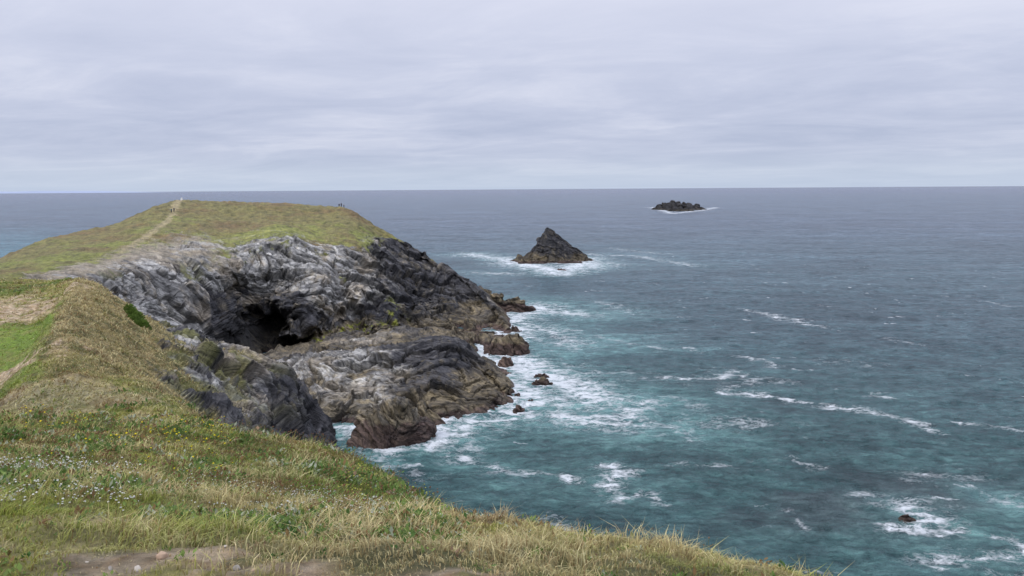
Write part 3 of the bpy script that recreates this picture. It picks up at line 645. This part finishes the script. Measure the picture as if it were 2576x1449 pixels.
mp=b.n('ShaderNodeMapping',ins={0:pos,3:(.75,1.15,1)}).outputs[0]
wn=b.n('ShaderNodeTexNoise',ins={'Vector':mp,'Scale':.4,'Detail':5,'Roughness':.6})
wp=b.n('ShaderNodeVectorMath',operation='MULTIPLY_ADD',ins={0:wn.outputs[1],1:(4.5,4.5,0),2:mp}).outputs[0]
vo=b.n('ShaderNodeTexVoronoi',feature='DISTANCE_TO_EDGE',ins={'Vector':wp,'Scale':.42}).outputs[0]
vo2=b.n('ShaderNodeTexVoronoi',feature='DISTANCE_TO_EDGE',ins={'Vector':wp,'Scale':1.3}).outputs[0]
fn=b.noise(mp,.35,10,.70,.5)
fn2=b.noise(mp,2.2,5,.7,.3)
pat=b.math('ADD',b.math('MULTIPLY',b.math('MINIMUM',vo,b.math('MULTIPLY',vo2,1.3)),2.4),b.math('MULTIPLY',b.math('SUBTRACT',fn,.5),3.2))
pat=b.math('ADD',pat,b.math('MULTIPLY',b.math('SUBTRACT',fn2,.5),1.3))
ff=b.math('SUBTRACT',b.math('MULTIPLY',fm,1.2),b.math('ADD',pat,.36))
ff=b.rng(ff,0.0,.58,0.0,1.0)
ff=b.math('MULTIPLY',ff,b.rng(fm,.15,.6,0.0,.95))
wn1=b.n('ShaderNodeMapping',ins={0:pos,2:(0,0,.25),3:(.5,1.0,1)}).outputs[0]
h1=b.noise(wn1,.70,7,.70,.6); hm_=b.noise(wn1,.24,7,.68,.5); h2=b.noise(wn1,.07,7,.68,.3); h3=b.noise(wn1,.018,9,.74,.3)
hh=b.math('ADD',b.math('ADD',b.math('MULTIPLY',h1,1.1),b.math('MULTIPLY',hm_,2.0)),b.math('ADD',b.math('MULTIPLY',h2,3.0),b.math('MULTIPLY',h3,6.0)))
wc=b.mixc(1.0,tint,b.ramp(h1,[(.34,(.52,.56,.60)),(.5,(1,1,1)),(.66,(1.6,1.52,1.46))]),'MULTIPLY')  # light and dark of the ripples painted into the base colour
wc=b.mixc(1.0,wc,b.ramp(hm_,[(.34,(.60,.64,.67)),(.5,(1,1,1)),(.66,(1.48,1.42,1.38))]),'MULTIPLY')
wc=b.mixc(1.0,wc,b.ramp(h2,[(.34,(.76,.78,.80)),(.66,(1.26,1.23,1.2))]),'MULTIPLY')
wc=b.mixc(1.0,wc,b.ramp(h3,[(.36,(.76,.79,.81)),(.64,(1.25,1.22,1.2))]),'MULTIPLY')
col=b.mixc(ff,wc,(.78,.82,.84,1))
ro_=b.rng(ff,0,1,.25,.85)
bp=b.n('ShaderNodeBump',ins={'Strength':1.0,'Distance':1.1,'Height':b.math('ADD',hh,b.math('MULTIPLY',ff,.25))}).outputs[0]
pr=b.n('ShaderNodeBsdfPrincipled',ins={'Base Color':col,'Roughness':ro_,'IOR':1.33,'Specular IOR Level':.25,'Normal':bp})
b.n('ShaderNodeOutputMaterial',ins={0:pr.outputs[0]})
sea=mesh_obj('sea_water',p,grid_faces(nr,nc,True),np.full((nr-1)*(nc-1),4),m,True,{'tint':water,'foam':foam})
sea['kind']='structure'; sea['label']='choppy teal to grey-blue sea streaked with foam'
# distant coast on the horizon
n=120; xs=np.linspace(-26000,-13000,n); hh_=60+90*np.clip(fbm(np.stack([xs/2500,xs*0,xs*0],1),3,3.)+.3,0,1); hh_*=sm(0,.2,np.linspace(0,1,n))*sm(1,.6,np.linspace(0,1,n))
V=[];
for f_,yo in ((0,28500),(1,29500),(.9,32000),(0,33500)):
    V.append(np.stack([xs,np.full(n,yo),hh_*f_-2],1))
V=np.concatenate(V)
co=mesh_obj('distant_coast_terrain',V,grid_faces(4,n),np.full(3*(n-1),4),plain('hazy_coast',(.26,.31,.42),.9,.001,.05),True)  # haze painted in as a pale blue base colour
co['kind']='structure'; co['label']='faint hazy low coastline on the horizon'
# =============================================================== GORSE BUSH
def bush(name,cx,cy,L_,W_,H_,dirx,diry,seed,n=5200):
    rg=np.random.default_rng(seed)
    cl=[(t*L_*.5+rg.normal()*.15,rg.normal()*W_*.2,rg.uniform(.5,1.0)) for t in np.linspace(-.85,.85,11)]
    ids=rg.integers(0,len(cl),n)
    c_=np.array(cl)[ids]; dr=rg.normal(size=(n,3)); dr/=np.linalg.norm(dr,axis=1)[:,None]; dr[:,2]=np.abs(dr[:,2])
    rad_=(.55+.45*rg.random(n)**.5)*c_[:,2]
    lx=c_[:,0]+dr[:,0]*rad_*.7; ly=c_[:,1]+dr[:,1]*rad_*W_*.5; lz=dr[:,2]*rad_*H_
    x=cx+lx*dirx-ly*diry; y=cy+lx*diry+ly*dirx
    gz=np.array([ground_at(cx+t*dirx,cy+t*diry) for t in np.linspace(-L_*.6,L_*.6,13)])
    z=np.interp(lx,np.linspace(-L_*.6,L_*.6,13),gz)+lz-.1
    c=np.stack([x-cx,y-cy,z],1)
    a1=rg.normal(size=(n,3))*.09; a2=rg.normal(size=(n,3))*.05; tip_=dr*.2+a2
    V=np.stack([c-a1,c+a1,c+tip_],1).reshape(-1,3)
    tc=mix((.05,.09,.018),(.13,.20,.035),rg.random(n)*.6+.4*dr[:,2])
    o=mesh_obj(name,V,np.arange(3*n),np.full(n,3),M_BLADE,False,{'tint':np.repeat(tc,3,0)})
    o.location=(cx,cy,0); return o
b1=S(345,808,100); dv=np.array([1.0,-.9]); dv/=np.linalg.norm(dv)
o=bush('gorse_bush',b1[0],b1[1],4.2,1.8,1.4,dv[0],dv[1],4); tag(o,'dense dark green gorse bush growing on the bank','bush')
# =============================================================== STONES
def stone(cx,cy,sz,seed,mat,lab):
    rg=np.random.default_rng(seed)
    nu,nv=20,14; V=[]
    sc=rg.uniform(.7,1.25,3)*np.array([1,.8,.45])
    for i in range(nv+1):
        for j in range(nu):
            a=math.pi*i/nv; b_=2*math.pi*j/nu
            V.append((math.sin(a)*math.cos(b_),math.sin(a)*math.sin(b_),math.cos(a)))
    V=np.array(V); V=V*(1+.4*fbm(V*1.6,3,seed*3.1))[:,None]
    V=np.sign(V)*np.abs(V)**.75*sc*sz
    fc=[]
    for i in range(nv):
        for j in range(nu): fc.append([i*nu+j,(i+1)*nu+j,(i+1)*nu+(j+1)%nu,i*nu+(j+1)%nu])
    o=mesh_obj('stone',V,np.array(fc),np.full(len(fc),4),mat,True)
    o.location=(cx,cy,ground_at(cx,cy)+sz*.15); o.rotation_euler=(rg.normal()*.2,rg.normal()*.2,rg.uniform(0,6))
    tag(o,lab,'stone','loose stones on the worn turf')
ms=[plain('buff_stone',(.36,.25,.17),.85,14,.35),plain('pale_stone',(.40,.36,.30),.85,14,.3),plain('grey_stone',(.22,.20,.17),.85,14,.35)]
st_=[(-1.88,4.25,.040,0,'buff rounded stone on bare turf'),(-1.95,4.12,.020,1,'small pale stone on bare turf'),(-2.45,4.3,.020,0,'small buff stone in the grass'),(-1.65,4.55,.016,1,'little pale stone in the grass'),(-2.6,4.22,.016,0,'small buff stone in the grass'),(-1.45,4.15,.020,2,'grey stone beside the worn patch'),(-2.1,4.14,.016,2,'grey chip on bare soil'),(-1.35,4.12,.014,0,'small buff stone on bare soil'),(-.15,4.1,.014,1,'pale chip on the trodden edge'),(-2.25,4.2,.014,1,'pale stone on bare soil')]
for i,(x,y,s_,mi,lab) in enumerate(st_): stone(x,y,s_,i+3,ms[mi],lab)
# =============================================================== PEOPLE & PILLAR
def skin_mesh(name,vs,es,rad,mat,root=0,sub=1):
    me=bpy.data.meshes.new(name+'_src'); me.from_pydata(vs,es,[])
    o=bpy.data.objects.new(name+'_src',me); scene.collection.objects.link(o)
    md=o.modifiers.new('s','SKIN'); md.use_smooth_shade=True
    for i,rv in enumerate(me.skin_vertices[0].data): rv.radius=(rad[i][0],rad[i][1]); rv.use_root=(i==root)
    sb=o.modifiers.new('u','SUBSURF'); sb.levels=sub; sb.render_levels=sub
    bpy.context.view_layer.update()
    d_=bpy.context.evaluated_depsgraph_get()
    nm=bpy.data.meshes.new_from_object(o.evaluated_get(d_)); nm.name=name
    bpy.data.objects.remove(o)
    nm.materials.clear(); nm.materials.append(mat)
    return nm
J=dict(pel=(0,0,.95),wa=(0,0,1.10),ch=(0,.0,1.32),nk=(0,.0,1.47),hd=(0,-.01,1.58),ht=(0,-.01,1.70),
 sl=(.17,0,1.40),el=(.24,.03,1.14),wl=(.25,-.06,.90),hl=(.25,-.09,.82),sr=(-.17,0,1.40),er=(-.24,.03,1.14),wr=(-.25,-.06,.90),hr=(-.25,-.09,.82),
 tl=(.10,0,.88),kl=(.11,-.03,.50),al=(.11,.02,.09),fl=(.12,-.13,.04),tr=(-.10,0,.88),kr=(-.11,.02,.50),ar=(-.12,.07,.09),fr=(-.13,-.08,.04))
K=list(J); 
E=[('pel','wa'),('wa','ch'),('ch','nk'),('nk','hd'),('hd','ht'),('ch','sl'),('sl','el'),('el','wl'),('wl','hl'),('ch','sr'),('sr','er'),('er','wr'),('wr','hr'),('pel','tl'),('tl','kl'),('kl','al'),('al','fl'),('pel','tr'),('tr','kr'),('kr','ar'),('ar','fr')]
Rd=dict(pel=(.14,.10),wa=(.12,.09),ch=(.15,.10),nk=(.055,.055),hd=(.085,.10),ht=(.07,.08),sl=(.06,.06),el=(.045,.045),wl=(.032,.032),hl=(.035,.02),tl=(.085,.085),kl=(.06,.06),al=(.042,.042),fl=(.045,.03))
for a_ in ('s','e','w','h','t','k','a','f'): Rd[a_+'r']=Rd[a_+'l']
skinm=plain('skin',(.40,.25,.18),.6)
def sub(keys,grow,name,mat):
    ix={k_:i for i,k_ in enumerate(keys)}
    es=[(ix[a_],ix[b_]) for a_,b_ in E if a_ in ix and b_ in ix]
    return skin_mesh(name,[J[k_] for k_ in keys],es,[(Rd[k_][0]+grow,Rd[k_][1]+grow) for k_ in keys],mat)
body=sub(K,0,'person_body',skinm)
def person(x,y,z,rot,jc,tc,label):
    root=bpy.data.objects.new('person',body); scene.collection.objects.link(root)
    root.location=(x,y,z); root.rotation_euler=(0,0,rot); tag(root,label,'person','walkers on the headland')
    jk=bpy.data.objects.new('jacket',sub(['pel','wa','ch','nk','sl','el','wl','sr','er','wr'],.04,'jacket',plain('jacket_cloth',jc)))
    tk=['pel','tl','kl','al','tr','kr','ar']; tr=bpy.data.objects.new('trousers',sub(tk,.03,'trousers',plain('trouser_cloth',tc)))
    hv=[(0,.02,1.60),(0,.01,1.72)]
    hm=skin_mesh('hair',hv,[(0,1)],[(.10,.11),(.08,.09)],plain('hair_dark',(.03,.02,.015)))
    ha=bpy.data.objects.new('hair',hm)
    for c_ in (jk,tr,ha): scene.collection.objects.link(c_); c_.parent=root
def head_at(x,y):
    m_=(head_r>1.6)&(head_r<5.2); hp=head_p[m_]
    i=np.argsort((hp[:,0]-x)**2+(hp[:,1]-y)**2)[:4]; return float(hp[i,2].max())
for (u,y,rot,jc,tc,lab) in [(853,335,.4,(.006,.006,.01),(.006,.006,.008),'person in black coat standing on the headland top'),(858.5,334.5,-2.2,(.008,.008,.02),(.006,.006,.01),'person in navy jacket standing on the headland top'),(865,335,1.4,(.02,.006,.01),(.006,.006,.01),'person in dark maroon jacket on the headland top'),
  (431,300,.2,(.03,.10,.12),(.01,.015,.03),'walker in teal jacket on the headland path'),(437.5,301,2.9,(.01,.015,.04),(.015,.015,.03),'walker in dark blue jacket on the headland path')]:
    x=(u-1288)/F*y; person(x,y,head_at(x,y)-.02,rot,jc,tc,lab)
y=331; x=(457-1288)/F*y; z=head_at(x,y)
def frus(z0,z1,a,b_):
    return [(-a,-a,z0),(a,-a,z0),(a,a,z0),(-a,a,z0),(-b_,-b_,z1),(b_,-b_,z1),(b_,b_,z1),(-b_,b_,z1)],[[3,2,1,0],[4,5,6,7],[0,1,5,4],[1,2,6,5],[2,3,7,6],[3,0,4,7]]
def fobj(name,args,mat):
    v,f=frus(*args); me=bpy.data.meshes.new(name); me.from_pydata(v,[],f); me.materials.append(mat)
    o=bpy.data.objects.new(name,me); scene.collection.objects.link(o)
    bv=o.modifiers.new('b','BEVEL'); bv.width=.02; bv.segments=2; return o
wm=plain('white_paint',(.7,.7,.68),.6,8,.1)
root=fobj('marker_pillar',(.2,1.2,.36,.26),wm); root.location=(x,y,z-.1); tag(root,'small white painted marker pillar on the summit','pillar')
for nm,ar in (('plinth',(-.3,.198,.6,.55)),('cap',(1.202,1.3,.30,.28))):
    c_=fobj(nm,ar,wm if nm=='cap' else ms[2]); c_.parent=root
# =============================================================== WORLD
wd=bpy.data.worlds.new('World'); scene.world=wd; wd.use_nodes=True; nt=wd.node_tree; nt.nodes.clear(); b=NB(nt)
sk=b.n('ShaderNodeTexSky',sky_type='NISHITA',sun_disc=False,sun_elevation=math.radians(44),sun_rotation=math.radians(254),air_density=1.0,dust_density=2.0)
tc=b.n('ShaderNodeTexCoord').outputs['Generated']
sp=b.n('ShaderNodeSeparateXYZ',ins={0:tc}); z=b.math('MAXIMUM',sp.outputs[2],0.0)
dz=b.math('ADD',z,.10)
px=b.math('DIVIDE',sp.outputs[0],dz); py=b.math('DIVIDE',sp.outputs[1],dz)
cv=b.n('ShaderNodeCombineXYZ',ins={0:b.math('MULTIPLY',px,.75),1:b.math('ADD',py,b.math('MULTIPLY',px,.15)),2:0.0}).outputs[0]
n1=b.noise(cv,1.0,9,.58,.7); n2=b.noise(cv,.33,4,.5,.3); n3=b.noise(cv,3.4,8,.66,.5)
cs_=b.math('ADD',b.math('ADD',b.math('MULTIPLY',n1,.46),b.math('MULTIPLY',n2,.38)),b.math('MULTIPLY',n3,.14))
cl=b.ramp(cs_,[(.39,(.455,.51,.68)),(.50,(.58,.625,.785)),(.61,(.77,.795,.92))])
hz=b.ramp(z,[(0.0,(.55,.64,.79)),(.02,(.58,.665,.80)),(.045,(.53,.60,.755)),(.10,(.57,.62,.785)),(.24,(.81,.83,.97))])
cl=b.mixc(b.rng(z,0.0,.06,.85,.30),cl,hz)
cl=b.mixc(b.rng(z,.10,.24,0,.5),cl,hz)
bst=b.rng(z,.25,.9,1.0,2.4)
cl=b.n('ShaderNodeVectorMath',operation='SCALE',ins={0:cl,3:b.math('MULTIPLY',bst,10.0)}).outputs[0]
mx=b.mixc(.95,sk.outputs[0],cl)
bg=b.n('ShaderNodeBackground',ins={0:mx,1:.1})
b.n('ShaderNodeOutputWorld',ins={0:bg.outputs[0]})
sl=bpy.data.lights.new('sun','SUN'); sl.energy=1.5; sl.angle=math.radians(11); sl.color=(1,.96,.9)
so=bpy.data.objects.new('sun',sl); scene.collection.objects.link(so)
so.rotation_euler=Vector((.70,.20,-.70)).to_track_quat('-Z','Y').to_euler()
# =============================================================== CAMERA
cd=bpy.data.cameras.new('camera'); cd.lens=28; cd.sensor_width=36; cd.clip_start=.1; cd.clip_end=120000; cd.shift_y=-(724.5-475)/2576
co_=bpy.data.objects.new('camera',cd); scene.collection.objects.link(co_)
co_.matrix_world=Matrix.Translation((0,0,EYE))@Matrix.Rotation(math.pi/2,4,'X')@Matrix.Rotation(-ROLL,4,'Z')
scene.camera=co_
scene.view_settings.view_transform='Standard'; scene.view_settings.look='None'; scene.view_settings.exposure=0
